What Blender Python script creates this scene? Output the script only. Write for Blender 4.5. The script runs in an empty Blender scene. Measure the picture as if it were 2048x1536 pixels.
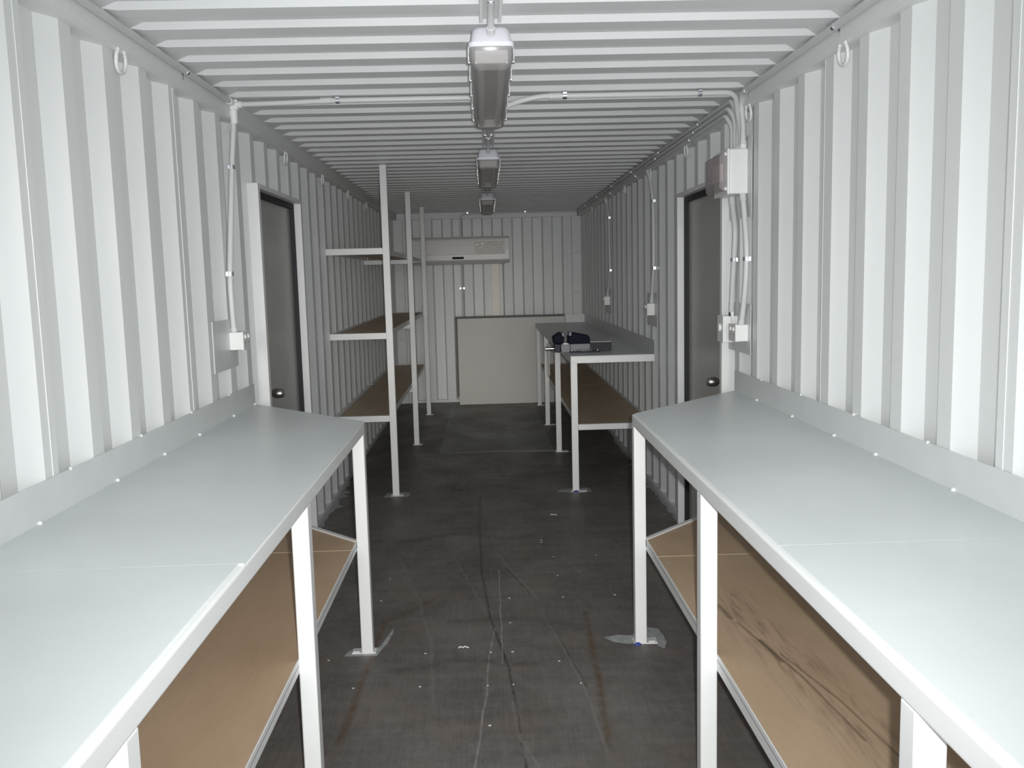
import bpy, math, random
from mathutils import Vector, Matrix
random.seed(7)
scene = bpy.context.scene
COL = scene.collection
PI = math.pi

# ------------------------------------------------------------------ materials
def new_mat(name, color, rough=0.5, metal=0.0, noise=0.0, nscale=8.0, bump=0.0, bscale=120.0, coat=0.0):
    m = bpy.data.materials.new(name); m.use_nodes = True
    nt = m.node_tree; b = nt.nodes['Principled BSDF']
    b.inputs['Base Color'].default_value = (*color, 1)
    b.inputs['Roughness'].default_value = rough
    b.inputs['Metallic'].default_value = metal
    if coat: b.inputs['Coat Weight'].default_value = coat
    g = nt.nodes.new('ShaderNodeNewGeometry')
    if noise:
        n = nt.nodes.new('ShaderNodeTexNoise'); n.inputs['Scale'].default_value = nscale; n.inputs['Detail'].default_value = 5
        nt.links.new(g.outputs['Position'], n.inputs['Vector'])
        mr = nt.nodes.new('ShaderNodeMapRange'); mr.inputs['From Min'].default_value = .3; mr.inputs['From Max'].default_value = .7
        mr.inputs['To Min'].default_value = 1-noise; mr.inputs['To Max'].default_value = 1+noise
        nt.links.new(n.outputs['Fac'], mr.inputs['Value'])
        mx = nt.nodes.new('ShaderNodeVectorMath'); mx.operation = 'SCALE'; mx.inputs[0].default_value = color
        nt.links.new(mr.outputs['Result'], mx.inputs['Scale']); nt.links.new(mx.outputs['Vector'], b.inputs['Base Color'])
    if bump:
        n2 = nt.nodes.new('ShaderNodeTexNoise'); n2.inputs['Scale'].default_value = bscale; n2.inputs['Detail'].default_value = 3
        nt.links.new(g.outputs['Position'], n2.inputs['Vector'])
        bp = nt.nodes.new('ShaderNodeBump'); bp.inputs['Strength'].default_value = bump; bp.inputs['Distance'].default_value = .002
        nt.links.new(n2.outputs['Fac'], bp.inputs['Height']); nt.links.new(bp.outputs['Normal'], b.inputs['Normal'])
    return m

M = {}
M['wall'] = new_mat('wall_paint', (.80, .81, .80), .45, 0, .02, 2.5, .12, 60)
M['ceiling'] = new_mat('ceiling_paint', (.78, .785, .78), .45, 0, .04, 2.0, .1, 50)
M['frame'] = new_mat('frame_paint', (.82, .825, .81), .4, 0, .02, 6, .08, 90)
M['top'] = new_mat('bench_sheet_paint', (.70, .73, .735), .36, 0, .05, 2.2, .1, 70)
M['plate'] = new_mat('plate_paint', (.72, .735, .73), .4, 0, .03, 9)
M['door'] = new_mat('door_skin', (.47, .46, .43), .34, .3, .05, 3, .05, 200)
M['rubber'] = new_mat('black_rubber', (.016, .016, .018), .6)
M['chrome'] = new_mat('polished_steel', (.72, .71, .69), .16, 1.0)
M['brushed'] = new_mat('brushed_steel', (.5, .48, .46), .28, 1.0)
M['zinc'] = new_mat('zinc_clip', (.75, .77, .82), .2, 1.0)
M['pvc'] = new_mat('grey_pvc', (.66, .67, .66), .38)
M['pvc_white'] = new_mat('white_pvc', (.86, .86, .84), .3)
M['elec'] = new_mat('switch_plastic', (.84, .84, .82), .28)
M['sock'] = new_mat('socket_slots', (.05, .05, .05), .5)
M['navy'] = new_mat('vice_enamel', (.003, .004, .014), .6, 0, .1, 30, .1, 200); M['navy'].node_tree.nodes['Principled BSDF'].inputs['Specular IOR Level'].default_value = .12
M['castiron'] = new_mat('vice_casting', (.22, .22, .25), .55, .0, .08, 40, .2, 300)
M['steeldark'] = new_mat('vice_slide', (.022, .022, .032), .5, 0, .2, 25); M['steeldark'].node_tree.nodes['Principled BSDF'].inputs['Specular IOR Level'].default_value = .25
M['board'] = new_mat('painted_board', (.66, .645, .60), .5, 0, .02, 3)
M['ac'] = new_mat('ac_plastic', (.66, .64, .62), .32)
M['ac_panel'] = new_mat('ac_panel_gloss', (.74, .71, .68), .38)
M['cream'] = new_mat('cream_duct', (.88, .83, .73), .4)
M['black'] = new_mat('black_gloss', (.006, .006, .006), .6); M['black'].node_tree.nodes['Principled BSDF'].inputs['Specular IOR Level'].default_value = .1
M['blue'] = new_mat('blue_marking_paint', (.02, .05, .28), .6)
M['overspray'] = new_mat('grey_paint_overspray', (.42, .43, .43), .7, 0, .2, 30)
M['tube'] = new_mat('lamp_tube_and_highlight', (.88, .88, .88), .25)
M['tray'] = new_mat('lamp_tray_white', (.55, .54, .53), .35)
M['ledge'] = new_mat('light_housing_plastic', (.74, .73, .78), .35)
M['darkgrey'] = new_mat('gap_shadow_grey', (.17, .165, .155), .7)
M['raw'] = new_mat('raw_ply_edge', (.80, .66, .42), .6)
M['dirt'] = new_mat('scuff_mark', (.09, .08, .07), .8)

def glassy(name, color, rough, alpha_mix):
    m = bpy.data.materials.new(name); m.use_nodes = True
    nt = m.node_tree; nt.nodes.clear()
    out = nt.nodes.new('ShaderNodeOutputMaterial'); mix = nt.nodes.new('ShaderNodeMixShader')
    tr = nt.nodes.new('ShaderNodeBsdfTransparent'); tr.inputs['Color'].default_value = (*color, 1)
    p = nt.nodes.new('ShaderNodeBsdfPrincipled'); p.inputs['Base Color'].default_value = (*color, 1); p.inputs['Roughness'].default_value = rough
    mix.inputs['Fac'].default_value = alpha_mix
    nt.links.new(tr.outputs[0], mix.inputs[1]); nt.links.new(p.outputs[0], mix.inputs[2]); nt.links.new(mix.outputs[0], out.inputs[0])
    return m
M['diffuser'] = glassy('clear_acrylic', (.66, .64, .63), .16, .34)
M['smoke'] = glassy('smoked_cover', (.72, .66, .67), .1, .33)
M['film'] = glassy('protective_film', (.99, .985, .965), .14, .3)

# --- node helpers for wood and floor
class NB:
    def __init__(s, m): s.nt = m.node_tree; s.b = s.nt.nodes['Principled BSDF']
    def n(s, t, **k):
        x = s.nt.nodes.new(t)
        for a, v in k.items(): setattr(x, a, v)
        return x
    def l(s, a, b): s.nt.links.new(a, b)
    def math(s, op, a, b=None, clamp=False):
        x = s.n('ShaderNodeMath', operation=op); x.use_clamp = clamp
        for i, v in enumerate((a, b)):
            if v is None: continue
            if isinstance(v, (int, float)): x.inputs[i].default_value = v
            else: s.l(v, x.inputs[i])
        return x.outputs[0]
    def noise(s, vec, scale, detail=4, rough=.55):
        x = s.n('ShaderNodeTexNoise'); x.inputs['Scale'].default_value = scale; x.inputs['Detail'].default_value = detail
        x.inputs['Roughness'].default_value = rough; s.l(vec, x.inputs['Vector']); return x.outputs['Fac']
    def mapv(s, vec, scale, loc=(0, 0, 0)):
        x = s.n('ShaderNodeMapping'); x.inputs['Scale'].default_value = scale; x.inputs['Location'].default_value = loc
        s.l(vec, x.inputs['Vector']); return x.outputs[0]
    def rng(s, v, a, b, c=0, d=1):
        x = s.n('ShaderNodeMapRange'); s.l(v, x.inputs['Value'])
        for k, q in zip(('From Min', 'From Max', 'To Min', 'To Max'), (a, b, c, d)): x.inputs[k].default_value = q
        return x.outputs['Result']
    def mix(s, f, a, b):
        x = s.n('ShaderNodeMix', data_type='RGBA')
        if isinstance(f, (int, float)): x.inputs[0].default_value = f
        else: s.l(f, x.inputs[0])
        for i, v in ((6, a), (7, b)):
            if isinstance(v, tuple): x.inputs[i].default_value = (*v, 1)
            else: s.l(v, x.inputs[i])
        return x.outputs[2]
    def seg(s, pos, a, b, w):
        d = (b[0]-a[0], b[1]-a[1], 0); L2 = d[0]**2+d[1]**2
        sub = s.n('ShaderNodeVectorMath', operation='SUBTRACT'); s.l(pos, sub.inputs[0]); sub.inputs[1].default_value = (a[0], a[1], 0)
        dt = s.n('ShaderNodeVectorMath', operation='DOT_PRODUCT'); s.l(sub.outputs[0], dt.inputs[0]); dt.inputs[1].default_value = (d[0]/L2, d[1]/L2, 0)
        t = s.math('ADD', dt.outputs['Value'], 0.0, True)
        sc = s.n('ShaderNodeVectorMath', operation='SCALE'); sc.inputs[0].default_value = d; s.l(t, sc.inputs['Scale'])
        s2 = s.n('ShaderNodeVectorMath', operation='SUBTRACT'); s.l(sub.outputs[0], s2.inputs[0]); s.l(sc.outputs[0], s2.inputs[1])
        ln = s.n('ShaderNodeVectorMath', operation='LENGTH'); s.l(s2.outputs[0], ln.inputs[0])
        return s.rng(ln.outputs['Value'], 0, w, 1, 0)
    def segs(s, pos, pts, w):
        out = None
        for a, b in zip(pts, pts[1:]):
            q = s.seg(pos, a, b, w)
            out = q if out is None else s.math('MAXIMUM', out, q)
        return out

def flat_pos(N):
    g = N.n('ShaderNodeNewGeometry')
    x = N.n('ShaderNodeVectorMath', operation='MULTIPLY'); N.l(g.outputs['Position'], x.inputs[0]); x.inputs[1].default_value = (1, 1, 0)
    return x.outputs[0]

def floor_material(name, base_a, base_b, marks=True):
    m = new_mat(name, base_a, .5); N = NB(m); pos = flat_pos(N)
    wob = N.n('ShaderNodeTexNoise'); wob.inputs['Scale'].default_value = 6; N.l(pos, wob.inputs['Vector'])
    w2 = N.n('ShaderNodeVectorMath', operation='SCALE'); w2.inputs['Scale'].default_value = .014; N.l(wob.outputs['Color'], w2.inputs[0])
    wp0 = N.n('ShaderNodeVectorMath', operation='ADD'); N.l(pos, wp0.inputs[0]); N.l(w2.outputs[0], wp0.inputs[1])
    wp = N.n('ShaderNodeVectorMath', operation='MULTIPLY'); N.l(wp0.outputs[0], wp.inputs[0]); wp.inputs[1].default_value = (1, 1, 0)
    wpo = N.n('ShaderNodeVectorMath', operation='SUBTRACT'); N.l(wp.outputs[0], wpo.inputs[0]); wpo.inputs[1].default_value = (.007, .007, 0); wpos = wpo.outputs[0]
    big = N.noise(N.mapv(pos, (1.2, .8, 1)), 2.2, 6)
    grain = N.noise(N.mapv(pos, (60, 1.6, 1)), 2.5, 5, .7)
    cross = N.noise(N.mapv(pos, (1.0, 7, 1)), 2.0, 5, .6)
    f = N.math('ADD', N.math('MULTIPLY', N.rng(big, .3, .7), .45), N.math('MULTIPLY', N.rng(grain, .3, .7), .4))
    f = N.math('ADD', f, N.math('MULTIPLY', N.rng(cross, .35, .65), .25))
    mott = N.noise(N.mapv(pos, (1.6, 1, 1), (7, 2, 0)), 14, 6, .75)
    f = N.math('ADD', f, N.math('MULTIPLY', N.rng(mott, .3, .7, -.5, .5), .45), True)
    col = N.mix(f, base_a, base_b)
    red = N.noise(pos, 3.1, 3)
    col = N.mix(N.math('MULTIPLY', N.rng(red, .5, .75), .35), col, tuple(c*k for c, k in zip(base_b, (1.05, .8, .7))))
    fine = N.noise(N.mapv(pos, (160, 5, 1), (3, 1, 0)), 1.5, 3, .6)
    col = N.mix(N.math('MULTIPLY', N.rng(fine, .62, .75), .25), col, (.22, .21, .2))
    if marks:
        def apply(pts, w, c, amt, src=None):
            nonlocal col
            q = N.segs(wpos, pts, w)
            br = N.rng(N.noise(N.mapv(pos, (8, 8, 1), (pts[0][0]*9, 2, 0)), 3, 3), .38, .6)
            k = N.math('MULTIPLY', N.math('MULTIPLY', q, amt), N.math('ADD', N.math('MULTIPLY', br, .6), .4), True)
            col = N.mix(k, col, c)
        apply([(-.556, 4.037), (-.57, 3.567), (-.58, 3.141), (-.593, 2.931)], .022, (.12, .055, .018), .8)
        apply([(-.556, 4.037), (-.45, 4.14), (-.35, 4.3)], .03, (.09, .05, .02), .55)
        apply([(.388, 4.07), (.374, 3.663), (.363, 3.299), (.335, 2.866)], .024, (.115, .06, .018), .7)
        apply([(-.122, 5.626), (-.103, 4.677), (-.059, 4.011), (.011, 3.502), (.035, 3.069), (.049, 2.738), (.07, 2.2)], .009, (.02, .018, .016), .9)
        apply([(-.122, 6.4), (-.122, 5.626)], .02, (.03, .028, .025), .5)
        apply([(-.011, 4.721), (-.012, 3.535)], .005, (.45, .43, .4), .9)
        apply([(-.041, 3.913), (-.064, 3.651), (-.082, 3.267), (-.114, 2.817), (-.15, 2.3)], .006, (.4, .39, .37), .8)
        apply([(-.016, 5.007), (.167, 4.284), (.3, 3.304), (.324, 2.826)], .011, (.3, .28, .26), .6)
        apply([(.03, 4.75), (.18, 4.2), (.31, 3.3)], .008, (.025, .022, .02), .6)
        apply([(-.569, 4.977), (-.408, 4.273), (-.321, 3.758), (-.28, 3.2)], .011, (.27, .26, .25), .55)
        apply([(-.289, 5.098), (-.081, 4.114)], .009, (.27, .26, .25), .5)
        apply([(.351, 4.937), (.451, 4.518)], .006, (.3, .3, .28), .5)
        apply([(-.45, 3.5), (-.2, 3.58), (.1, 3.53)], .05, (.035, .032, .03), .5)
        apply([(-.6, 5.3), (-.25, 5.45), (.05, 5.3), (.2, 5.35)], .06, (.025, .023, .02), .5)
        apply([(-.2, 4.0), (.1, 4.02), (.35, 3.9)], .05, (.04, .032, .03), .4)
        apply([(.2, 2.3), (.05, 2.9)], .008, (.3, .28, .27), .5)
        apply([(.02, 3.2), (.05, 2.8)], .014, (.3, .27, .26), .5)
        apply([(-1.3, 7.99), (1.3, 7.93)], .02, (.30, .31, .31), .55)
        apply([(-1.0, 8.03), (-.4, 7.97)], .05, (.25, .26, .26), .3)
    N.l(col, N.b.inputs['Base Color'])
    N.l(N.rng(big, .3, .7, .62, .42), N.b.inputs['Roughness'])
    bp = N.n('ShaderNodeBump'); bp.inputs['Strength'].default_value = .25; bp.inputs['Distance'].default_value = .003
    N.l(grain, bp.inputs['Height']); N.l(bp.outputs[0], N.b.inputs['Normal'])
    return m
M['floor'] = floor_material('floor_plywood', (.095, .087, .080), (.235, .216, .20))
M['floor_patch'] = floor_material('floor_patch_ply', (.15, .15, .137), (.29, .29, .265), False)

def wood_material(name, a, b, streak=False, oy=0.0):
    m = new_mat(name, a, .48); N = NB(m); pos = flat_pos(N)
    big = N.noise(N.mapv(pos, (3.0, 1.0, 1), (oy, oy, 0)), 1.6, 5)
    gr = N.noise(N.mapv(pos, (30, 2.0, 1), (oy, 0, 0)), 3, 5, .65)
    f = N.math('ADD', N.math('MULTIPLY', N.rng(big, .3, .7), .65), N.math('MULTIPLY', N.rng(gr, .3, .7), .35), True)
    col = N.mix(f, a, b)
    if streak:
        st = N.noise(N.mapv(pos, (16, 1.6, 1), (4.3, 1, 0)), 2.4, 7, .75)
        loc = N.segs(pos, [(.76, 3.0), (.80, 2.55), (.86, 2.05), (.88, 1.6)], .13)
        k = N.math('MULTIPLY', N.rng(st, .47, .62), N.math('MULTIPLY', loc, 1.3, True), True)
        col = N.mix(N.math('MULTIPLY', k, .55), col, (.17, .11, .08))
        wv = N.noise(N.mapv(pos, (2, 1.5, 1)), 3, 3)
        for pts, w in (([(.80, 2.5), (.86, 2.2), (.90, 1.8)], .006), ([(.74, 2.75), (.81, 2.35), (.84, 2.0)], .007), ([(.72, 2.9), (.73, 2.78)], .014), ([(.77, 2.6), (.785, 2.45)], .016)):
            col = N.mix(N.math('MULTIPLY', N.segs(pos, pts, w), .6), col, (.06, .04, .03))
    N.l(col, N.b.inputs['Base Color'])
    return m
M['wood'] = wood_material('shelf_plywood', (.46, .315, .20), (.60, .43, .29))
M['wood_streak'] = wood_material('shelf_plywood_streaked', (.47, .33, .21), (.61, .45, .31), True)
M['wood_dark'] = wood_material('rack_plywood', (.47, .355, .24), (.60, .465, .325), False, 3.0)

# ------------------------------------------------------------------ mesh helpers
class MB:
    def __init__(s): s.v = []; s.f = []; s.smooth = []
    def add(s, verts, faces, smooth=False):
        o = len(s.v); s.v += [tuple(v) for v in verts]
        s.f += [tuple(i+o for i in f) for f in faces]; s.smooth += [smooth]*len(faces); return s
    def box(s, x0, x1, y0, y1, z0, z1):
        x0, x1 = min(x0, x1), max(x0, x1); y0, y1 = min(y0, y1), max(y0, y1); z0, z1 = min(z0, z1), max(z0, z1)
        return s.add([(x, y, z) for z in (z0, z1) for y in (y0, y1) for x in (x0, x1)],
                     [(0, 2, 3, 1), (4, 5, 7, 6), (0, 1, 5, 4), (2, 6, 7, 3), (0, 4, 6, 2), (1, 3, 7, 5)])
    def prism(s, poly, axis, a, b):
        """poly: 2D outline extruded along axis (0,1,2) between a and b; the two other axes in order"""
        n = len(poly)
        def P(u, v, w): return {0: (w, u, v), 1: (u, w, v), 2: (u, v, w)}[axis]
        vs = [P(u, v, a) for u, v in poly]+[P(u, v, b) for u, v in poly]
        fs = [tuple(range(n)), tuple(range(2*n-1, n-1, -1))]+[(i, i+n, (i+1) % n+n, (i+1) % n) for i in range(n)]
        return s.add(vs, fs)
    def tube(s, pts, r, n=12, cap=True):
        pts = [Vector(p) for p in pts]; rings = []
        up = Vector((0.13, .21, .97)).normalized(); prev = None
        rr = r if isinstance(r, (list, tuple)) else [r]*len(pts)
        for i, p in enumerate(pts):
            t = (pts[min(i+1, len(pts)-1)]-pts[max(i-1, 0)]).normalized()
            if prev is None: a = t.cross(up if abs(t.dot(up)) < .95 else Vector((1, 0, 0))).normalized()
            else: a = (prev-t*prev.dot(t)).normalized()
            prev = a; b = t.cross(a)
            rings.append([p+(a*math.cos(2*PI*k/n)+b*math.sin(2*PI*k/n))*rr[i] for k in range(n)])
        vs = [v for q in rings for v in q]; fs = []
        for i in range(len(pts)-1):
            for k in range(n): fs.append((i*n+k, i*n+(k+1) % n, (i+1)*n+(k+1) % n, (i+1)*n+k))
        s.add(vs, fs, True)
        if cap:
            s.add(rings[0], [tuple(range(n-1, -1, -1))]); s.add(rings[-1], [tuple(range(n))])
        return s
    def ball(s, c, r, n=8):
        vs = [(c[0], c[1], c[2]+r)]; fs = []
        for i in range(1, n):
            th = PI*i/n
            for k in range(2*n): vs.append((c[0]+r*math.sin(th)*math.cos(PI*k/n), c[1]+r*math.sin(th)*math.sin(PI*k/n), c[2]+r*math.cos(th)))
        vs.append((c[0], c[1], c[2]-r)); w = 2*n
        for k in range(w): fs.append((0, 1+k, 1+(k+1) % w))
        for i in range(n-2):
            for k in range(w): fs.append((1+i*w+k, 1+(i+1)*w+k, 1+(i+1)*w+(k+1) % w, 1+i*w+(k+1) % w))
        for k in range(w): fs.append((len(vs)-1, 1+(n-2)*w+(k+1) % w, 1+(n-2)*w+k))
        return s.add(vs, fs, True)
    def loft(s, rings, cap0=True, cap1=True, smooth=True):
        n = len(rings[0]); vs = [v for q in rings for v in q]; fs = []
        for i in range(len(rings)-1):
            for k in range(n): fs.append((i*n+k, i*n+(k+1) % n, (i+1)*n+(k+1) % n, (i+1)*n+k))
        s.add(vs, fs, smooth)
        if cap0: s.add(rings[0], [tuple(range(n-1, -1, -1))])
        if cap1: s.add(rings[-1], [tuple(range(n))])
        return s
    def build(s, name, mat, parent=None, bevel=0.0, seg=2, origin=None):
        me = bpy.data.meshes.new(name)
        o0 = Vector(origin) if origin else Vector((0, 0, 0))
        me.from_pydata([Vector(v)-o0 for v in s.v], [], s.f)
        for p, sm in zip(me.polygons, s.smooth): p.use_smooth = sm
        me.update()
        import bmesh
        bm = bmesh.new(); bm.from_mesh(me); bmesh.ops.recalc_face_normals(bm, faces=bm.faces); bm.to_mesh(me); bm.free()
        me.materials.append(M[mat] if isinstance(mat, str) else mat)
        o = bpy.data.objects.new(name, me); COL.objects.link(o)
        if parent is not None:
            o.parent = parent; o.location = o0 - parent_world(parent)
        else: o.location = o0
        if bevel:
            b = o.modifiers.new('bevel', 'BEVEL'); b.width = bevel; b.segments = seg; b.limit_method = 'ANGLE'; b.angle_limit = .6
            b.harden_normals = False
        return o

def parent_world(o):
    v = Vector((0, 0, 0))
    while o is not None: v += o.location; o = o.parent
    return v
def thing(name, label, cat, loc, group=None):
    o = bpy.data.objects.new(name, None); COL.objects.link(o); o.location = loc
    o['label'] = label; o['category'] = cat
    if group: o['group'] = group
    return o
def tag(o, label, cat, group=None):
    o['label'] = label; o['category'] = cat
    if group: o['group'] = group
    return o
def struct(o, label=None):
    o['kind'] = 'structure'
    if label: o['label'] = label
    return o
def copy_tree(o, parent=None):
    c = o.copy(); COL.objects.link(c)
    if parent is not None: c.parent = parent
    for ch in list(o.children): copy_tree(ch, c)
    return c

# ------------------------------------------------------------------ the container shell
XI, DEP = 1.175, 0.036          # inner flat, corrugation depth
PITCH = 0.2825
Y0, YB = -0.60, 11.42
RAILZ = 2.312
def corr_profile(phase, ya, yb):
    """(y, depth) along the wall; inner flat ends at phase + k*PITCH"""
    out = []
    k0 = int((ya-phase)/PITCH)-2
    for k in range(k0, int((yb-phase)/PITCH)+3):
        e = phase+k*PITCH
        out += [(e-.072, 0), (e, 0), (e+.068, 1), (e+.1425, 1)]
    pts = [p for p in out if ya < p[0] < yb]
    def at(y):
        for (a, da), (b, db) in zip(out, out[1:]):
            if a <= y <= b: return da+(db-da)*(y-a)/max(b-a, 1e-9)
        return 0
    return [(ya, at(ya))]+pts+[(yb, at(yb))]
def side_wall(name, s, phase, dy0, dy1, dz, label):
    m = MB()
    def panel(ya, yb, z0, z1):
        pr = corr_profile(phase, ya, yb)
        vs = []; fs = []
        for y, d in pr:
            x = s*(XI+DEP*d); vs += [(x, y, z0), (x, y, z1)]
        for i in range(len(pr)-1): fs.append((2*i, 2*i+1, 2*i+3, 2*i+2))
        m.add(vs, fs)
    panel(Y0, dy0, .02, RAILZ+.02); panel(dy0, dy1, dz, RAILZ+.02); panel(dy1, YB, .02, RAILZ+.02)
    # outer skin so the wall has thickness
    X = s*(XI+DEP+.006)
    for (ya, yb, z0, z1) in ((Y0, dy0, 0, 2.45), (dy0, dy1, dz, 2.45), (dy1, YB+.06, 0, 2.45)):
        m.box(X, X+s*.004, ya, yb, z0, z1)
    # bottom rail flange that closes the corrugation above the floor
    for ya, yb in ((Y0, dy0), (dy1, YB)): m.box(s*(XI-.004), X, ya, yb, 0.0, .035)
    o = m.build(name, 'wall'); return struct(o, label)
LD = (4.50, 5.56, 2.075); RD = (4.46, 5.545, 2.06)
side_wall('wall_left', -1, 2.345, *LD, 'corrugated painted steel side wall')
side_wall('wall_right', 1, 2.080, *RD, 'corrugated painted steel side wall')

# ceiling: pressed ribs across
m = MB()
def roof_rows():
    P = .2137; rows = []
    k = -20
    while True:
        c = 2.97+k*P
        if c-.2 > YB+.1: break
        # camera-facing slope centred on c: high before, low after
        rows += [(c-.010, 1), (c+.010, 0), (c+.010+.078, 0), (c+.010+.098, 1)]
        k += 1
    return [r for r in rows if Y0-.05 < r[0] < YB+.02]
rows = roof_rows()
xs = [(-1.25, 0), (-1.142, 0), (-1.135, .02), (-1.095, .9), (-1.085, 1), (1.085, 1), (1.095, .9), (1.135, .02), (1.142, 0), (1.25, 0)]
vs = []; fs = []
ZL, ZH = 2.392, 2.411
for y, h in rows:
    for x, a in xs: vs.append((x, y, ZL+(ZH-ZL)*h*a))
w = len(xs)
for i in range(len(rows)-1):
    for j in range(w-1): fs.append((i*w+j, i*w+j+1, (i+1)*w+j+1, (i+1)*w+j))
m.add(vs, fs); m.box(-1.25, 1.25, Y0, YB+.06, 2.43, 2.45)
struct(m.build('ceiling', 'ceiling'), 'ribbed painted steel roof')

# back wall
m = MB()
BW, BD = 11.40, .045
edges = []
pr = []
c0 = .0625; hp = .1263
k = -8; up = 0
xs_l = [c0+hp*i for i in range(-8, 9)]
xs_l = [x for x in xs_l if -.98 < x < .98]
pr = [(-1.06, 0)]
st = 0
for x in xs_l:
    pr += [(x-.0105, st), (x+.0105, 1-st)]; st = 1-st
pr += [(1.06, st)]
vs = []; fs = []
for x, d in pr: vs += [(x, BW+BD*d*1.25, .03), (x, BW+BD*d*1.25, 2.33)]
for i in range(len(pr)-1): fs.append((2*i, 2*i+1, 2*i+3, 2*i+2))
m.add(vs, fs)
m.box(-1.25, 1.25, BW+.062, BW+.066, 0, 2.45)
struct(m.build('wall_back', 'wall'), 'corrugated end wall of the container')

# trims : top side rails, end header, corner posts, end sill
def rail(s, name):
    R = .018; x0, x1 = 1.142, 1.225
    prof = [(x1, 2.43), (x1, RAILZ), (x0+R, RAILZ)]
    prof += [(x0+R-R*math.sin(a), RAILZ+R-R*math.cos(a)) for a in (.3, .6, .9, 1.2)]+[(x0, RAILZ+R), (x0, 2.382), (x0-.004, 2.385), (x0-.004, 2.43)]
    mb = MB().prism([(s*u, v) for u, v in prof], 1, Y0, YB)
    struct(mb.build(name, 'wall'), 'rounded top side rail between wall and roof')
rail(-1, 'trim_1'); rail(1, 'trim_2')
m = MB().box(-1.13, 1.13, BW-.03, BW+.05, 2.315, 2.40)
m.box(1.052, 1.13, BW-.034, BW-.03, 2.33, 2.395).box(-1.13, -1.052, BW-.034, BW-.03, 2.33, 2.395)
struct(m.build('trim_3', 'wall', bevel=.004), 'steel header beam across the end wall')
m = MB().box(1.062, 1.2, BW-.025, BW+.05, 0, 2.315).box(1.0, 1.05, BW-.008, BW+.05, 0, 2.315)
struct(m.build('trim_4', 'wall', bevel=.003), 'steel corner post at the right of the end wall')
m = MB().box(-1.2, -1.062, BW-.025, BW+.05, 0, 2.315).box(-1.05, -1.0, BW-.008, BW+.05, 0, 2.315)
struct(m.build('trim_5', 'wall', bevel=.003), 'steel corner post at the left of the end wall')
m = MB().box(-1.06, 1.06, BW-.015, BW+.05, 0, .035)
struct(m.build('trim_6', 'wall', bevel=.003), 'sill strip under the end wall')
# brackets on the corner posts (short dark lashing bars)
for s, zs in ((1, (1.86, 1.37)), (-1, (1.86, 1.37, .82))):
    for zz in zs:
        o = MB().tube([(s*1.08, BW-.030, zz), (s*1.15, BW-.030, zz+.004)], .006, 8).build('lashing_bar', 'plate')
        where = {1.86: 'highest', 1.37: 'second', .82: 'lowest'}[zz]
        tag(o, f'{where} short grey lashing bar on the {"right" if s>0 else "left"} corner post of the end wall', 'lashing bar', 'lashing bars on the end corner posts')

# floor
m = MB().box(-1.23, 1.23, Y0, YB+.05, -.06, 0)
struct(m.build('floor', 'floor'), 'worn dark plywood container floor')
m = MB().box(-.50, .535, 8.04, YB-.03, -.01, .002)
struct(m.build('trim_7', 'floor_patch'), 'paler grey floor sheet let into the aisle')

# vertical seam weld lines on the walls
for i, (s, y) in enumerate(((-1, 2.345-.03), (-1, 3.475-.03), (1, 3.475-.26), (1, 2.08-.03))):
    m = MB().box(s*(XI-.0015), s*XI, y-.0025, y+.0025, .04, RAILZ)
    struct(m.build(f'trim_{8+i}', 'wall'), 'thin vertical weld seam on the side wall')

# ------------------------------------------------------------------ doors
def door(name, s, y0, y1, z1):
    root = bpy.data.objects.new(name, None); COL.objects.link(root); root.location = (s*1.2, y0, 0)
    root['kind'] = 'structure'; root['label'] = 'grey flush steel side door in a white frame'
    xi, xo = s*1.140, s*1.232
    fw = .042
    m = MB().box(xi, xo, y0, y0+fw, 0, z1).box(xi, xo, y1-fw, y1, 0, z1).box(xi, xo, y0+fw, y1-fw, z1-fw*.55, z1)
    m.build('door_frame', 'frame', root, .003)
    g0, g1 = s*1.180, s*1.222
    a, b, t = y0+fw, y1-fw, z1-fw*.55
    m = MB().box(g0, g1, a, a+.022, 0, t).box(g0, g1, b-.022, b, 0, t).box(g0, g1, a, b, t-.028, t)
    o = m.build('door_seal', 'rubber', root, .004); o['label'] = 'black rubber seal'
    m = MB().box(s*1.205, s*1.226, a+.022, b-.022, .01, t-.028)
    m.build('door_leaf', 'door', root, .003)
    ky, kz = y0+.17, 1.012
    rings = []
    prof = [(1.205, .026), (1.200, .026), (1.198, .012), (1.172, .011), (1.165, .020), (1.150, .027), (1.125, .025), (1.112, .022), (1.108, .018), (1.108, .007)]
    for x, r in prof: rings.append([(s*x, ky+r*math.cos(2*PI*k/20), kz+r*math.sin(2*PI*k/20)) for k in range(20)])
    MB().loft(rings).build('door_knob', 'brushed', root)['label'] = 'round brushed steel knob'
    return root
door('door_1', -1, *LD); door('door_2', 1, *RD)

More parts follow.
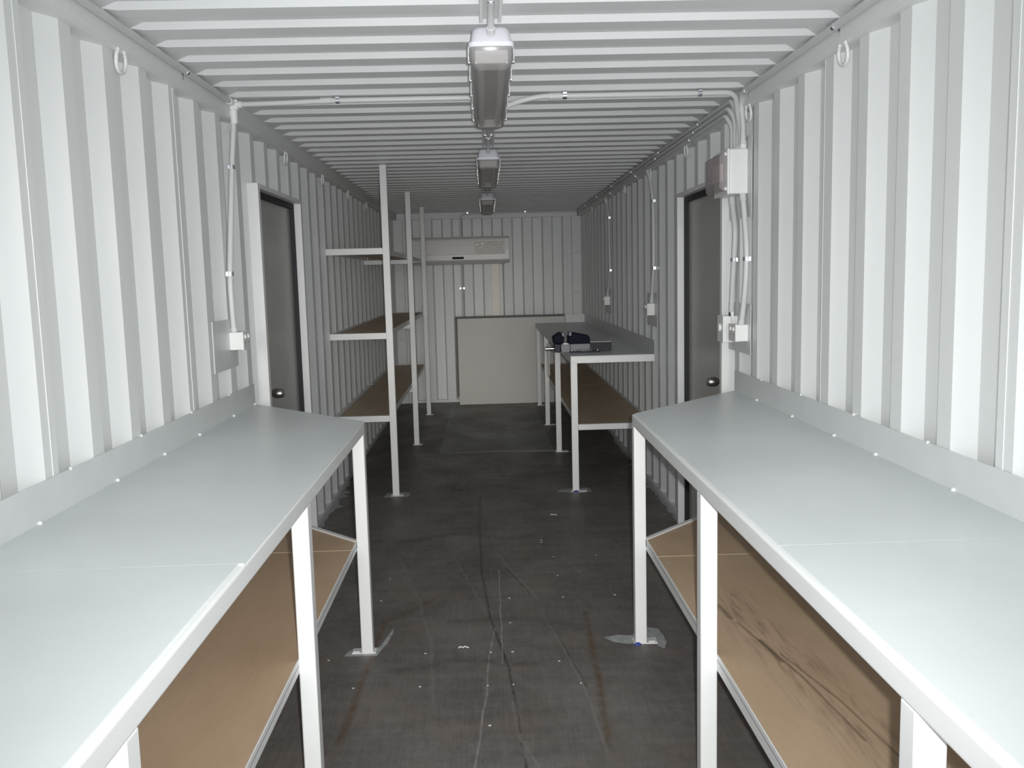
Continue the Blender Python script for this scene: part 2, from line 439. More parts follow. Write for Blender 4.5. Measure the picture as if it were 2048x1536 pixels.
# ------------------------------------------------------------------ near workbenches
HT = 1.005
def foot(x0, x1, y0, y1, s):
    return MB().box(x0-.004 if s < 0 else x0-.006, x1+.006, y0-.004, y1+.004, 0, .006)
def near_bench(s, label, wood):
    root = thing('workbench', label, 'workbench', (s*.9, 1.8, 0), 'painted steel workbenches')
    xf, xw = s*.560, s*1.172
    yn = -.30
    yc, yw = 3.70, 4.33                      # aisle-side and wall-side far ends (the end is cut diagonally)
    seam = 1.835
    # worktops: thin steel sheets laid on a square-tube frame whose rounded outer edge stays visible
    xs_ = xf+s*.012; xn = xs_ if s > 0 else xf+s*.013; xfar = xs_ if s > 0 else xf+s*.002
    m = MB().prism([(xfar, seam+.001), (xfar, yc-.004), (xw, yw), (xw, seam+.001)], 2, HT-.003, HT)
    m.build('worktop', 'top', root, .001)
    m = MB().prism([(xn, yn), (xn, seam-.001), (xw, seam-.001), (xw, yn)], 2, HT-.003, HT+.0008)
    m.build('worktop', 'top', root, .001)
    x1 = xf
    m = MB().prism([(x1, yn), (x1, yc), (x1+s*.05, yc+.01), (x1+s*.05, yn)], 2, HT-.053, HT-.003)
    m.build('front_rail', 'frame', root, .007, 4)
    m = MB().prism([(x1+s*.045, yc+.0), (xw, yw-.008), (xw, yw-.06), (x1+s*.045, yc-.05)], 2, HT-.052, HT-.0035)
    m.box(x1+s*.045, xw, yn, yn+.045, HT-.052, HT-.0035).box(xw-s*.04, xw, yn, yw-.05, HT-.052, HT-.0035)
    m.build('top_frame', 'frame', root, .004, 2)
    m = MB().box(xw, xw-s*.003, yn, yw-.005, HT, HT+.10)
    for i in range(9):
        yy = 1.0+i*.42+random.uniform(-.06, .06)
        if yy < yw-.02: m.ball((xw-s*.006, yy, HT+.002), .007, 5)
    for i in range(8):
        yy = .9+i*.5
        if yy < yw-.02: m.ball((xw-s*.0015, yy, HT+.1), .006, 5)
    m.build('backsplash', 'plate', root)
    # legs
    lx0, lx1 = s*.563, s*.613
    legs = [3.675, 2.50, 1.205, -.20]
    for i, yl in enumerate(legs):
        m = MB().box(lx0, lx1, yl, yl+.05, .0, HT-.052)
        leg = m.build('leg', 'frame', root, .005, 3)
        if s < 0: fp = MB().box(s*.553, s*.655, yl+.005, yl+.055, 0, .006)
        else: fp = MB().box(s*.558, s*.66, yl+.002, yl+.06, 0, .006)
        fp.box(s*.622, s*.65, yl+.01, yl+.016, .006, .010)
        fp.build('foot_plate', 'frame', leg, .001)
    # shelf
    zt, zb = (.497, .457) if s < 0 else (.466, .418)
    sy = 3.56 if s < 0 else 3.44
    a0 = s*.6125; ye = 3.695; yv = 4.27
    m = MB().box(a0, a0+s*.004, yn, ye, zb, zt).box(a0, a0+s*.03, yn, ye, zt-.018, zt-.014)
    m.build('shelf_rail', 'frame', root, .001)
    m = MB().prism([(a0, ye-.03), (a0, ye), (s*1.17, yv), (s*1.17, yv-.035)], 2, zt-.035, zt+.004)
    m.box(s*1.145, s*1.172, yn, yv-.04, zb, zt)
    m.build('shelf_frame', 'frame', root, .002)
    zs = zt-.0015
    b0 = a0+s*.0045; b1 = s*1.1445
    def ya(x): return ye-.031+(yv-ye)*(abs(x)-.6125)/(1.17-.6125)
    m = MB().prism([(b0, sy+.003), (b0, ya(b0)-.002), (b1, ya(b1)-.002), (b1, sy+.003)], 2, zs-.012, zs)
    m.build('shelf_board', 'wood', root)
    m = MB().prism([(b0, 1.08), (b0, sy-.001), (b1, sy-.001), (b1, 1.08)], 2, zs-.012, zs)
    m.build('shelf_board', wood, root)
    MB().box(b0, b1, sy-.001, sy+.003, zs-.011, zs+.0006).build('board_edge', 'raw', root)['label'] = 'pale raw plywood edge'
    m = MB().prism([(b0, yn), (b0, 1.076), (b1, 1.076), (b1, yn)], 2, zs-.012, zs)
    m.build('shelf_board', 'wood', root)
    return root
near_bench(-1, 'long white steel workbench along the left wall, nearest the camera', 'wood')
near_bench(1, 'long white steel workbench along the right wall, nearest the camera', 'wood_streak')

# ------------------------------------------------------------------ far right workbench
root = thing('workbench', 'far right white steel workbench that carries the vice', 'workbench', (.87, 8.7, 0), 'painted steel workbenches')
ya, yb = 6.42, 11.035
MB().box(.558, 1.172, ya, yb, HT-.006, HT-.001).build('worktop', 'top', root, .002)
m = MB().box(.560, .606, ya+.004, yb-.002, HT-.055, HT-.006).box(.60, 1.17, ya+.003, ya+.048, HT-.055, HT-.006).box(1.13, 1.17, ya+.04, yb-.05, HT-.055, HT-.006).box(.6, 1.17, yb-.05, yb-.003, HT-.055, HT-.006)
m.build('top_frame', 'frame', root, .003)
m = MB().box(1.169, 1.172, ya, yb, HT-.001, HT+.098)
m.box(.935, 1.169, yb-.003, yb, HT-.001, HT+.098)
m.build('backsplash', 'plate', root)
for yl in (6.432, 7.935, 9.41, 10.865):
    leg = MB().box(.560, .608, yl, yl+.048, 0, HT-.055).build('leg', 'frame', root, .003)
    MB().box(.55, .665, yl-.002, yl+.055, 0, .006).build('foot_plate', 'frame', leg, .001)
zs = .5
m = MB().box(.6085, .612, ya+.05, yb-.02, zs-.037, zs+.001).box(.612, .632, ya+.05, yb-.02, zs-.018, zs-.0145).box(.609, 1.17, ya+.012, ya+.05, zs-.041, zs+.001).box(1.15, 1.17, ya+.05, yb-.05, zs-.037, zs+.001).box(.589, 1.17, yb-.05, yb-.02, zs-.037, zs+.001)
m.build('shelf_frame', 'frame', root, .002)
for a, b in ((ya+.05, 8.82), (8.826, yb-.05)):
    MB().box(.6125, 1.149, a, b, zs-.014, zs-.001).build('shelf_board', 'wood_dark', root)

# ------------------------------------------------------------------ storage rack on the left
root = thing('storage_rack', 'tall white steel rack with brown plywood shelves on the left wall', 'storage rack', (-.95, 8.4, 0))
posts = (6.476, 8.487, 10.362)
for y in posts:
    p = MB().box(-.767, -.718, y, y+.049, 0, 2.392).build('post', 'frame', root, .003)
    MB().box(-.78, -.69, y-.006, y+.055, 0, .005).build('foot_plate', 'frame', p, .001)
levels = (1.812, 1.205, .600)
for zz in levels:
    m = MB()
    for i, y in enumerate(posts):
        if i == 1: m.box(-1.172, -.767, y+.003, y+.046, zz-.086, zz-.046)
        else: m.box(-1.172, -.767, y+.003, y+.046, zz-.045, zz)
    m.box(-.772, -.7675, posts[0]+.02, posts[2]+.02, zz-.041, zz-.001)
    m.box(-1.172, -1.14, posts[0]+.046, posts[1]+.003, zz-.041, zz-.001).box(-1.172, -1.14, posts[1]+.046, posts[2]+.003, zz-.041, zz-.001)
    m.build('shelf_frame', 'frame', root, .002)
    for a, b in ((posts[0]+.047, posts[1]+.022), (posts[1]+.024, posts[2]+.002)):
        MB().box(-1.139, -.7725, a, b, zz-.018, zz-.004).build('shelf_board', 'wood_dark', root)

# ------------------------------------------------------------------ board standing against the end wall
root = thing('white_panel', 'large plain off-white panel standing upright before the end wall', 'panel', (.26, 11.11, 0))
MB().box(-.403, .93, 11.10, 11.118, .004, 1.078).build('face_board', 'board', root, .002)
MB().box(-.428, .93, 11.119, 11.14, 1.06, 1.104).box(-.421, -.38, 11.119, 11.14, .10, 1.06).build('gap_shadow_strip', 'darkgrey', root)['label'] = 'dark grey strip painted in for the shadow gap'  # dark strips paint in the shadow gap along the panel's top and left

# ------------------------------------------------------------------ paint flakes, smears, screws on the floor
sc_pts = [(-0.34, 3.664), (-0.061, 3.651), (0.032, 3.649), (-0.593, 4.636), (0.035, 4.291), (0.03, 3.97), (0.303, 4.919), (0.301, 4.602), (0.301, 4.278), (0.561, 4.284), (0.545, 4.92), (0.254, 5.253), (0.251, 5.207), (-0.603, 3.36), (-0.341, 3.352), (-0.075, 3.34), (0.026, 3.34), (0.29, 3.332), (-0.068, 3.026), (0.222, 3.541), (-0.746, 3.629), (-0.603, 4.312)]
proto = MB().loft([[(r*math.cos(2*PI*k/12), r*math.sin(2*PI*k/12), z) for k in range(12)] for r, z in ((.0068, -.004), (.0068, .0006), (.005, .0014), (.002, .0015))]).build('floor_screw', 'plate')
for i, (x, y) in enumerate(sc_pts):
    o = proto if i == 0 else proto.copy()
    if i: COL.objects.link(o)
    o.location = (x, y, 0); sc = random.uniform(.6, 1.0); o.scale = (sc, sc, 1)
    tag(o, 'small pale screw head set flush in the dark plywood floor', 'screw', 'screw heads in the floor')
def chip(x, y, ang, name_label):
    c, s = math.cos(ang), math.sin(ang)
    base = [(-.022, .002), (-.012, .010), (0, .001), (.006, .008), (.024, -.006)]
    vs = []; fs = []
    for i, (u, v) in enumerate(base):
        for dv, dz in ((-.002, .001), (.002, .004)):
            vs.append((x+u*c-(v+dv)*s, y+u*s+(v+dv)*c, .001+dz+.002*(i % 2)))
    n = len(base)
    for i in range(n-1): fs.append((2*i, 2*i+1, 2*i+3, 2*i+2))
    m = MB().add(vs, fs)
    o = m.build('paint_chip', 'frame'); sd = o.modifiers.new('thick', 'SOLIDIFY'); sd.thickness = .0012
    tag(o, name_label, 'paint chip', 'curled paint chips on the floor')
chip(-.179, 3.70, .2, 'curled white paint chip on the floor between the two nearest bench legs')
chip(.369, 5.80, -.1, 'curled white paint chip on the floor in front of the far right bench')
def smear(pts, label, mat='overspray', z=.0012):
    m = MB().prism(pts, 2, -.002, z)
    tag(m.build('paint_smear', mat), label, 'paint smear', 'paint smears on the floor')
smear([(.44, 3.765), (.47, 3.72), (.53, 3.69), (.66, 3.70), (.655, 3.66), (.68, 3.63), (.70, 3.69), (.70, 3.76), (.69, 3.84), (.64, 3.86), (.62, 3.80), (.55, 3.775), (.50, 3.785)], 'pale grey overspray around the foot of the nearest right bench leg visible to its base')
smear([(-.685, 3.665), (-.545, 3.66), (-.535, 3.71), (-.515, 3.78), (-.502, 3.90), (-.505, 3.95), (-.523, 3.86), (-.54, 3.76), (-.56, 3.72), (-.61, 3.75), (-.65, 3.735), (-.675, 3.71)], 'pale grey overspray around the foot of the left bench far leg')
smear([(-.83, 6.45), (-.66, 6.45), (-.64, 6.5), (-.66, 6.58), (-.82, 6.56)], 'pale grey overspray around the foot of the nearest rack post')
smear([(.45, 6.46), (.52, 6.43), (.62, 6.40), (.70, 6.43), (.69, 6.55), (.53, 6.53), (.47, 6.5)], 'pale grey overspray around the foot of the nearest far-bench leg')
smear([(.16, 8.06), (.30, 8.01), (.52, 7.99), (.60, 7.90), (.69, 7.93), (.65, 8.03), (.50, 8.06), (.44, 8.15), (.34, 8.34), (.20, 8.3), (.26, 8.14)], 'pale grey paint smear across the floor seam by the second far-bench leg')
smear([(.50, 9.40), (.68, 9.40), (.68, 9.49), (.52, 9.48)], 'pale grey overspray around the foot of the third far-bench leg')
pts = [(-1.168, 4.0)]; yy = 4.0
edge = []
while yy < 7.0:
    edge.append((-1.168+.012+random.uniform(0, .022)+(.05 if random.random() < .12 else 0), yy)); yy += .06
smear(edge+[(-1.169, 7.0), (-1.169, 4.0)], 'ragged grey overspray line along the foot of the left wall')
yy = 4.0; edge = []
while yy < 8.5:
    edge.append((1.168-.012-random.uniform(0, .02)-(.04 if random.random() < .1 else 0), yy)); yy += .06
smear(edge+[(1.169, 8.5), (1.169, 4.0)], 'ragged grey overspray line along the foot of the right wall')
for (x, y, r, lab) in ((.573, 3.672, .017, 'blue paint blot at the foot of the near right bench far leg'), (.585, 6.428, .026, 'blue paint blot at the foot of the nearest far-bench leg')):
    m = MB(); n = 14
    ring = [(x+r*random.uniform(.75, 1.2)*math.cos(2*PI*k/n), y+r*.55*random.uniform(.8, 1.1)*math.sin(2*PI*k/n)) for k in range(n)]
    m.loft([[(a, b, 0) for a, b in ring], [(x+(a-x)*.8, y+(b-y)*.8, .007) for a, b in ring], [(x+(a-x)*.3, y+(b-y)*.3, .011) for a, b in ring]])
    tag(m.build('paint_blot', 'blue'), lab, 'paint blot', 'blue paint blots on the floor')

# ------------------------------------------------------------------ light fittings
def rrect(hw, hl, r, z, y=0, n=5):
    pts = []
    for cx, cy, a0 in ((hw-r, hl-r, 0), (-hw+r, hl-r, PI/2), (-hw+r, -hl+r, PI), (hw-r, -hl+r, 1.5*PI)):
        for k in range(n+1):
            a = a0+k*PI/2/n; pts.append((cx+r*math.cos(a), y+cy+r*math.sin(a), z))
    return pts
LL = 1.27
def light(y0, label):
    yc = y0+LL/2
    root = thing('batten_light', label, 'ceiling light', (0, yc, 2.39), 'weatherproof batten lights')
    m = MB().loft([rrect(.050, .600, .02, 2.362, yc), rrect(.058, .612, .02, 2.352, yc), rrect(.064, .625, .02, 2.312, yc), rrect(.071, .635, .022, 2.311, yc), rrect(.071, .635, .022, 2.297, yc)], smooth=True)
    h = m.build('housing', 'ledge', root)
    e = h.modifiers.new('es', 'EDGE_SPLIT'); e.split_angle = .7
    m = MB().loft([rrect(.067, .628, .02, 2.2965, yc), rrect(.066, .624, .02, 2.276, yc), rrect(.063, .614, .02, 2.258, yc), rrect(.055, .596, .02, 2.245, yc), rrect(.042, .574, .018, 2.238, yc)], cap0=False)
    m.build('diffuser', 'diffuser', root)['label'] = 'clear acrylic cover'
    MB().box(-.052, .052, yc-.60, yc+.60, 2.284, 2.296).build('gear_tray', 'tray', root, .003)
    for e in (-1, 1): MB().box(-.052, .052, yc+e*.600, yc+e*.607, 2.252, 2.292).build('lamp_holder', 'frame', root, .003)
    for sx in (-1, 1):
        t = MB().tube([(sx*.034, yc-.565, 2.268), (sx*.034, yc+.565, 2.268)], .013, 12).build('lamp_tube', 'tube', root)
        for e in (-1, 1): MB().tube([(sx*.034, yc+e*.598, 2.268), (sx*.034, yc+e*.565, 2.268)], .0145, 12).build('tube_cap', 'frame', t)
        for k in range(5):
            yy = yc-.53+k*.265
            m = MB().box(sx*.0705, sx*.0745, yy-.012, yy+.012, 2.272, 2.318).box(sx*.060, sx*.0745, yy-.012, yy+.012, 2.316, 2.320).box(sx*.066, sx*.0745, yy-.010, yy+.010, 2.268, 2.273)
            m.build('clip', 'chrome', root, .001)
    return root
for y0, lab in ((2.87, 'nearest and largest-looking of the three ceiling batten lights'), (5.57, 'middle of the three ceiling batten lights'), (8.46, 'farthest batten light, in front of the end wall')):
    light(y0, lab)
# ceiling mounting channels and the conduit between the lights
for a, b, lab in ((Y0, 2.90, 'pale mounting channel on the ceiling in front of the nearest light'), (4.12, 5.60, 'mounting channel on the ceiling between nearest and middle lights'), (6.8, 8.49, 'mounting channel on the ceiling between middle and farthest lights')):
    m = MB().box(-.034, .034, a, b, 2.386, 2.392).box(-.034, -.024, a, b, 2.374, 2.388).box(.024, .034, a, b, 2.374, 2.388)
    tag(m.build('mounting_channel', 'frame', bevel=.001), lab, 'mounting channel', 'ceiling mounting channels')

def saddle(parent, c, axis, wall, r=.0125):
    """half-round zinc saddle round a pipe at c; axis = pipe direction, wall = direction to the surface"""
    A = Vector(axis).normalized(); W = Vector(wall).normalized(); S = A.cross(W).normalized(); C0 = Vector(c)
    m = MB(); n = 12; ro = r+.0022; hw = .009
    rings = []
    for d in (-hw, hw):
        for rad in (ro, r*.98):
            rings.append([C0+A*d+(S*math.cos(PI*k/n)-W*math.sin(PI*k/n))*rad for k in range(n+1)])
    a0, a1, b0, b1 = rings
    N = n+1; vs = a0+a1+b0+b1; fs = []
    for k in range(n):
        fs += [(k, k+1, 2*N+k+1, 2*N+k), (N+k, 3*N+k, 3*N+k+1, N+k+1), (k, N+k, N+k+1, k+1), (2*N+k, 2*N+k+1, 3*N+k+1, 3*N+k)]
    m.add(vs, fs)
    for sg in (-1, 1):
        p0 = C0+S*sg*r*.98; p1 = C0+S*sg*(r+.018)
        q = [p0-A*hw, p0+A*hw, p1+A*hw, p1-A*hw]
        q2 = [v+W*.002 for v in q]
        base = [v+W*r*.85 for v in q]+[v+W*r*.85 for v in q2]
        m.add(base, [(0, 1, 2, 3), (7, 6, 5, 4), (0, 4, 5, 1), (1, 5, 6, 2), (2, 6, 7, 3), (3, 7, 4, 0)])
        pa = [p0-A*hw, p0+A*hw]; pb = [v+W*r*.86 for v in pa]; th = S*(-sg)*.0016
        m.add(pa+pb+[v+th for v in pa+pb], [(0, 1, 3, 2), (4, 6, 7, 5), (0, 4, 5, 1), (2, 3, 7, 6), (0, 2, 6, 4), (1, 5, 7, 3)])
    return m.build('pipe_saddle', 'zinc', parent)
def smooth_path(pts, sub=6):
    P = [Vector(p) for p in pts]; out = []
    for i in range(len(P)-1):
        p0, p1, p2, p3 = P[max(i-1, 0)], P[i], P[i+1], P[min(i+2, len(P)-1)]
        for k in range(sub):
            t = k/sub
            out.append(.5*((2*p1)+(-p0+p2)*t+(2*p0-5*p1+4*p2-p3)*t*t+(-p0+3*p1-3*p2+p3)*t**3))
    out.append(P[-1]); return out
def elbow_path(pts, r=.05, n=6):
    """straight runs with round corners"""
    P = [Vector(p) for p in pts]; out = [P[0]]
    for i in range(1, len(P)-1):
        a = (P[i-1]-P[i]); b = (P[i+1]-P[i]); rr = min(r, a.length*.45, b.length*.45)
        A, B = P[i]+a.normalized()*rr, P[i]+b.normalized()*rr
        for k in range(n+1):
            t = k/n; out.append(A*(1-t)**2+P[i]*2*t*(1-t)+B*t*t)
    out.append(P[-1]); return out
def conduit(pts, label, r=.0125, saddles=(), coup=(), mat='pvc', name='conduit'):
    root = thing(name, label, 'conduit', pts[0], 'electrical conduits')
    MB().tube(pts, r, 12).build('pipe', mat, root)
    for c, ax, w in saddles: saddle(root, c, ax, w, r)
    for a, b in coup: MB().tube([a, b], r+.0028, 12).build('coupling', mat, root)
    return root

# runs along the ceiling between fittings
conduit([(0, Y0, 2.374), (0, 2.80, 2.374), (0, 2.86, 2.352), (0, 2.885, 2.340)], 'short centre conduit running up to the nearest ceiling light', .0105,
        [((0, 2.655, 2.374), (0, 1, 0), (0, 0, 1))], [((0, 2.862, 2.350), (0, 2.885, 2.340))], 'pvc')
conduit([(0, 4.10, 2.374), (0, 5.50, 2.374), (0, 5.55, 2.355), (0, 5.585, 2.340)], 'centre conduit between the nearest and middle ceiling lights', .0105,
        [((0, 5.2, 2.374), (0, 1, 0), (0, 0, 1))])
conduit([(0, 6.82, 2.374), (0, 8.38, 2.374), (0, 8.44, 2.355), (0, 8.475, 2.340)], 'centre conduit between the middle and farthest ceiling lights', .0105,
        [((0, 7.95, 2.374), (0, 1, 0), (0, 0, 1))])
# transverse run
tz = 2.3755; ty = 4.075
conduit([(-1.095, ty, 2.366), (-.9, ty, 2.369), (-.68, ty, tz), (.052, ty, tz)], 'conduit crossing the ceiling left of the nearest light', .0115,
        [((-.665, ty, tz), (1, 0, 0), (0, 0, 1))], [((-.74, ty, tz-.001), (-.69, ty, tz))])
conduit(smooth_path([(.060, ty-.02, 2.328), (.085, ty-.01, 2.338), (.15, ty, 2.360), (.23, ty, 2.374), (.31, ty, tz)])+elbow_path([(.33, ty, tz), (1.095, ty, tz), (1.125, 4.15, 2.31), (1.152, 4.187, 2.24), (1.155, 4.187, 2.140)], .05),
        'conduit crossing the ceiling right of the nearest light down to the switchboard', .0122,
        [((.335, ty, tz), (1, 0, 0), (0, 0, 1)), ((.937, ty, tz), (1, 0, 0), (0, 0, 1))], [((.265, ty, tz-.001), (.32, ty, tz))])
# left corner run and drop
cx = 1.1285
L = conduit([(-cx, Y0, 2.375), (-cx, 4.075, 2.375)], 'conduit along the left corner of the roof', .0125,
        [((-cx, y, 2.375), (0, 1, 0), (-1, 0, 0)) for y in (1.2, 2.35, 3.47)])
D = conduit(smooth_path([(-1.128, 4.10, 2.335), (-1.135, 4.105, 2.27), (-1.150, 4.095, 2.10), (-1.155, 4.045, 1.86), (-1.157, 3.99, 1.63), (-1.157, 3.985, 1.50), (-1.157, 3.998, 1.36)]),
        'conduit dropping down the left wall to the power outlet', .0125,
        [((-1.150, 4.095, 2.10), (0, .03, 1), (-1, 0, 0)), ((-1.157, 3.99, 1.63), (0, 0, 1), (-1, 0, 0))], [((-1.157, 3.995, 1.395), (-1.157, 3.998, 1.355))])
j = thing('junction_box', 'small pale tee junction in the left roof corner above the wall drop', 'junction box', (-1.128, 4.1, 2.36))
m = MB().box(-1.14, -1.105, 4.078, 4.118, 2.345, 2.39)
m.build('box', 'elec', j, .004)
MB().tube([(-1.128, 4.10, 2.346), (-1.130, 4.103, 2.29)], .0165, 14).tube([(-1.106, 4.08, 2.366), (-1.085, 4.077, 2.366)], .0155, 14).tube([(-1.1285, 4.03, 2.375), (-1.1285, 4.079, 2.375)], .0155, 14).build('spigot', 'elec', j)
MB().tube([(-1.106, 4.11, 2.352), (-1.100, 4.11, 2.352)], .006, 10).build('screw', 'zinc', j)

# right corner runs
conduit(elbow_path([(cx, Y0, 2.375), (cx, 4.08, 2.375), (1.142, 4.14, 2.34), (1.152, 4.145, 2.25), (1.152, 4.145, 2.14)], .04), 'conduit along the right corner of the roof turning down to the switchboard', .0135,
        [((cx, y, 2.375), (0, 1, 0), (1, 0, 0)) for y in (1.9, 3.01, 4.02)], [((1.152, 4.145, 2.175), (1.152, 4.145, 2.14))])
YC = [4.9, 6.0, 7.1, 8.2, 9.3, 10.4]
conduit(elbow_path([(1.155, 4.237, 2.14), (1.155, 4.237, 2.30), (1.1285, 4.255, 2.375), (1.1285, 4.45, 2.375), (1.1285, 11.33, 2.375), (1.10, 11.355, 2.378), (-.20, 11.355, 2.378), (-.33, 11.36, 2.36), (-.335, 11.375, 2.25), (-.335, 11.385, 1.09)], .06),
        'uppermost conduit of the right roof corner, crossing the end wall to the air conditioner', .0115,
        [((1.1285, y, 2.375), (0, 1, 0), (1, 0, 0)) for y in YC]+[((.48, 11.355, 2.378), (1, 0, 0), (0, 0, 1)), ((-.24, 11.355, 2.378), (1, 0, 0), (0, 0, 1)), ((-.335, 11.385, 1.45), (0, 0, 1), (0, 1, 0))])
conduit(elbow_path([(1.155, 4.288, 2.14), (1.155, 4.288, 2.29), (1.128, 4.305, 2.3485), (1.128, 4.5, 2.3485), (1.128, 6.44, 2.3485), (1.130, 6.49, 2.33), (1.150, 6.46, 2.26), (1.158, 6.38, 2.08), (1.158, 6.375, 1.62), (1.158, 6.44, 1.45), (1.158, 6.48, 1.37)], .06),
        'conduit ending at the nearer far-bench power outlet', .0115,
        [((1.128, y, 2.3485), (0, 1, 0), (1, 0, 0)) for y in (5.0, 6.1)]+[((1.158, 6.38, 2.09), (0, 0, 1), (1, 0, 0)), ((1.158, 6.375, 1.62), (0, 0, 1), (1, 0, 0))], [((1.158, 6.46, 1.41), (1.158, 6.48, 1.365))])
conduit(elbow_path([(1.155, 4.34, 2.14), (1.155, 4.34, 2.27), (1.128, 4.355, 2.3225), (1.128, 4.55, 2.3225), (1.128, 8.70, 2.3225), (1.132, 8.76, 2.31), (1.150, 8.75, 2.26), (1.158, 8.66, 2.12), (1.158, 8.62, 1.6), (1.158, 8.80, 1.42), (1.158, 8.82, 1.36)], .06),
        'conduit ending at the farthest power outlet on the right wall', .0115,
        [((1.128, y, 2.3225), (0, 1, 0), (1, 0, 0)) for y in (5.1, 6.9, 8.3)]+[((1.158, 8.66, 2.12), (0, -.1, 1), (1, 0, 0)), ((1.158, 8.625, 1.62), (0, 0, 1), (1, 0, 0))], [((1.158, 8.81, 1.39), (1.158, 8.82, 1.355))])
# below the switchboard
conduit(smooth_path([(1.150, 4.142, 1.937), (1.150, 4.115, 1.85), (1.152, 4.086, 1.72), (1.152, 4.080, 1.63), (1.150, 4.10, 1.48), (1.148, 4.150, 1.335)]), 'nearer conduit between switchboard and right power outlet', .0128,
        [((1.152, 4.081, 1.64), (0, .03, 1), (1, 0, 0))], [((1.150, 4.142, 1.937), (1.150, 4.133, 1.905)), ((1.148, 4.143, 1.36), (1.148, 4.150, 1.333))])
conduit(smooth_path([(1.152, 4.33, 1.937), (1.152, 4.31, 1.88), (1.152, 4.27, 1.78), (1.152, 4.285, 1.66), (1.152, 4.31, 1.52), (1.152, 4.33, 1.375)]), 'farther conduit between switchboard and isolator switch', .0128,
        [((1.152, 4.289, 1.64), (0, .05, 1), (1, 0, 0))], [((1.152, 4.33, 1.937), (1.152, 4.32, 1.90))])

# ------------------------------------------------------------------ plates, outlets, switchboard
def plate(s, y0, y1, z0, z1, label):
    x = s*1.175
    m = MB().box(x, x-s*.003, y0, y1, z0, z1)
    return tag(m.build('backing_plate', 'plate', bevel=.0008), label, 'backing plate', 'steel backing plates on the walls')
plate(-1, 3.735, 4.09, 1.216, 1.432, 'grey steel backing plate behind the left wall outlet')
plate(1, 4.075, 4.455, 1.832, 2.195, 'grey steel backing plate behind the switchboard')
plate(1, 4.075, 4.455, 1.200, 1.435, 'grey steel backing plate behind the outlet and isolator')
plate(1, 6.33, 6.72, 1.20, 1.44, 'grey steel backing plate behind the nearer far-bench outlet')
plate(1, 8.66, 9.06, 1.20, 1.44, 'grey steel backing plate behind the farthest outlet')
def outlet(s, y, z, w, h, d, label, x0=1.172):
    root = thing('power_outlet', label, 'power outlet', (s*x0, y+w/2, z), 'white power outlets')
    xa, xb = s*x0, s*(x0-d)
    MB().box(xa, xb+s*.008, y, y+w, z-h/2, z+h/2).build('back_box', 'elec', root, .003)
    MB().box(xb+s*.009, xb, y-.002, y+w+.002, z-h/2-.002, z+h/2+.002).build('face_plate', 'elec', root, .003)
    for yy in (y+w*.28, y+w*.72):
        m = MB().prism([(xb, z+h*.12), (xb-s*.007, z+h*.16), (xb-s*.003, z+h*.34), (xb, z+h*.36)], 1, yy-.008, yy+.008)
        m.build('rocker_switch', 'pvc_white', root, .001)
        m = MB()
        for dy, dz, a in ((-.008, -.10*h, .5), (.008, -.10*h, -.5), (0, -.30*h, 0)):
            c, q = math.cos(a), math.sin(a); r = []
            for u, v in ((-.0016, -.005), (.0016, -.005), (.0016, .005), (-.0016, .005)): r.append((yy+dy+u*c-v*q, z+dz+u*q+v*c))
            m.prism(r, 0, xb-s*.0004, xb+s*.004)
        m.build('socket_slots', 'sock', root)
    return root
outlet(-1, 3.965, 1.335, .115, .078, .062, 'white double power outlet on the left wall beside the door')
outlet(1, 4.115, 1.300, .115, .078, .060, 'white double power outlet under the switchboard, nearer of the pair')
outlet(1, 6.425, 1.325, .10, .085, .055, 'white power outlet over the nearer end of the far right bench')
outlet(1, 8.765, 1.325, .10, .085, .055, 'white power outlet farthest along the right wall')
# isolator
root = thing('isolator_switch', 'taller white isolator switch between the right outlet and the door', 'switch', (1.172, 4.33, 1.3))
MB().box(1.172, 1.108, 4.290, 4.39, 1.245, 1.372).build('back_box', 'elec', root, .003)
MB().box(1.109, 1.100, 4.287, 4.393, 1.243, 1.374).build('face_plate', 'elec', root, .003)
MB().tube([(1.100, 4.34, 1.315), (1.090, 4.34, 1.315)], .018, 16).build('rotary_boss', 'elec', root)
MB().prism([(1.150, 1.335), (1.139, 1.335), (1.131, 1.393), (1.145, 1.396)], 1, 4.262, 4.276).build('lever', 'pvc_white', root, .002)
MB().box(1.128, 1.144, 4.274, 4.292, 1.372, 1.390).build('lever_pivot', 'rubber', root, .003)['label'] = 'black lever pivot'
# switchboard
root = thing('switchboard', 'pale grey plastic switchboard with smoked cover on right wall', 'switchboard', (1.172, 4.26, 2.04))
ya, yb, za, zb = 4.13, 4.37, 1.937, 2.139
MB().box(1.172, 1.088, ya, yb, za, zb).build('enclosure', 'elec', root, .006, 3)
m = MB()
for k, (i, t) in enumerate(((.010, .003), (.022, .006), (.034, .009))):
    a, b, c, d = 1.165-i*.3, 1.092+i*.9, za+i, zb-i
    m.prism([(a, c), (b+.012, c), (b, c+.018), (b, d-.018), (b+.012, d), (a, d)], 1, ya-t, ya+.002)
m.build('side_moulding', 'elec', root)
m = MB().box(1.088, 1.076, ya-.002, yb+.002, za-.002, zb+.002)
m.build('front_rim', 'elec', root, .005, 3)
m = MB().loft([[(x, y, z) for y, z in ((4.15-e, 1.955-e), (4.43+e, 1.955-e), (4.43+e, 2.125+e), (4.15-e, 2.125+e))] for x, e in ((1.086, 0), (1.060, 0), (1.048, -.012))], smooth=False)
m.build('smoked_cover', 'smoke', root, .003)['label'] = 'clear smoked plastic cover'
m = MB()
for k in range(6): m.box(1.072, 1.060, 4.19+k*.028, 4.212+k*.028, 2.0, 2.08)
m.build('circuit_breakers', 'frame', root, .001)
for zz in (1.962, 2.118): MB().tube([(1.076, 4.148, zz), (1.066, 4.148, zz)], .008, 12).build('cover_screw', 'pvc_white', root)
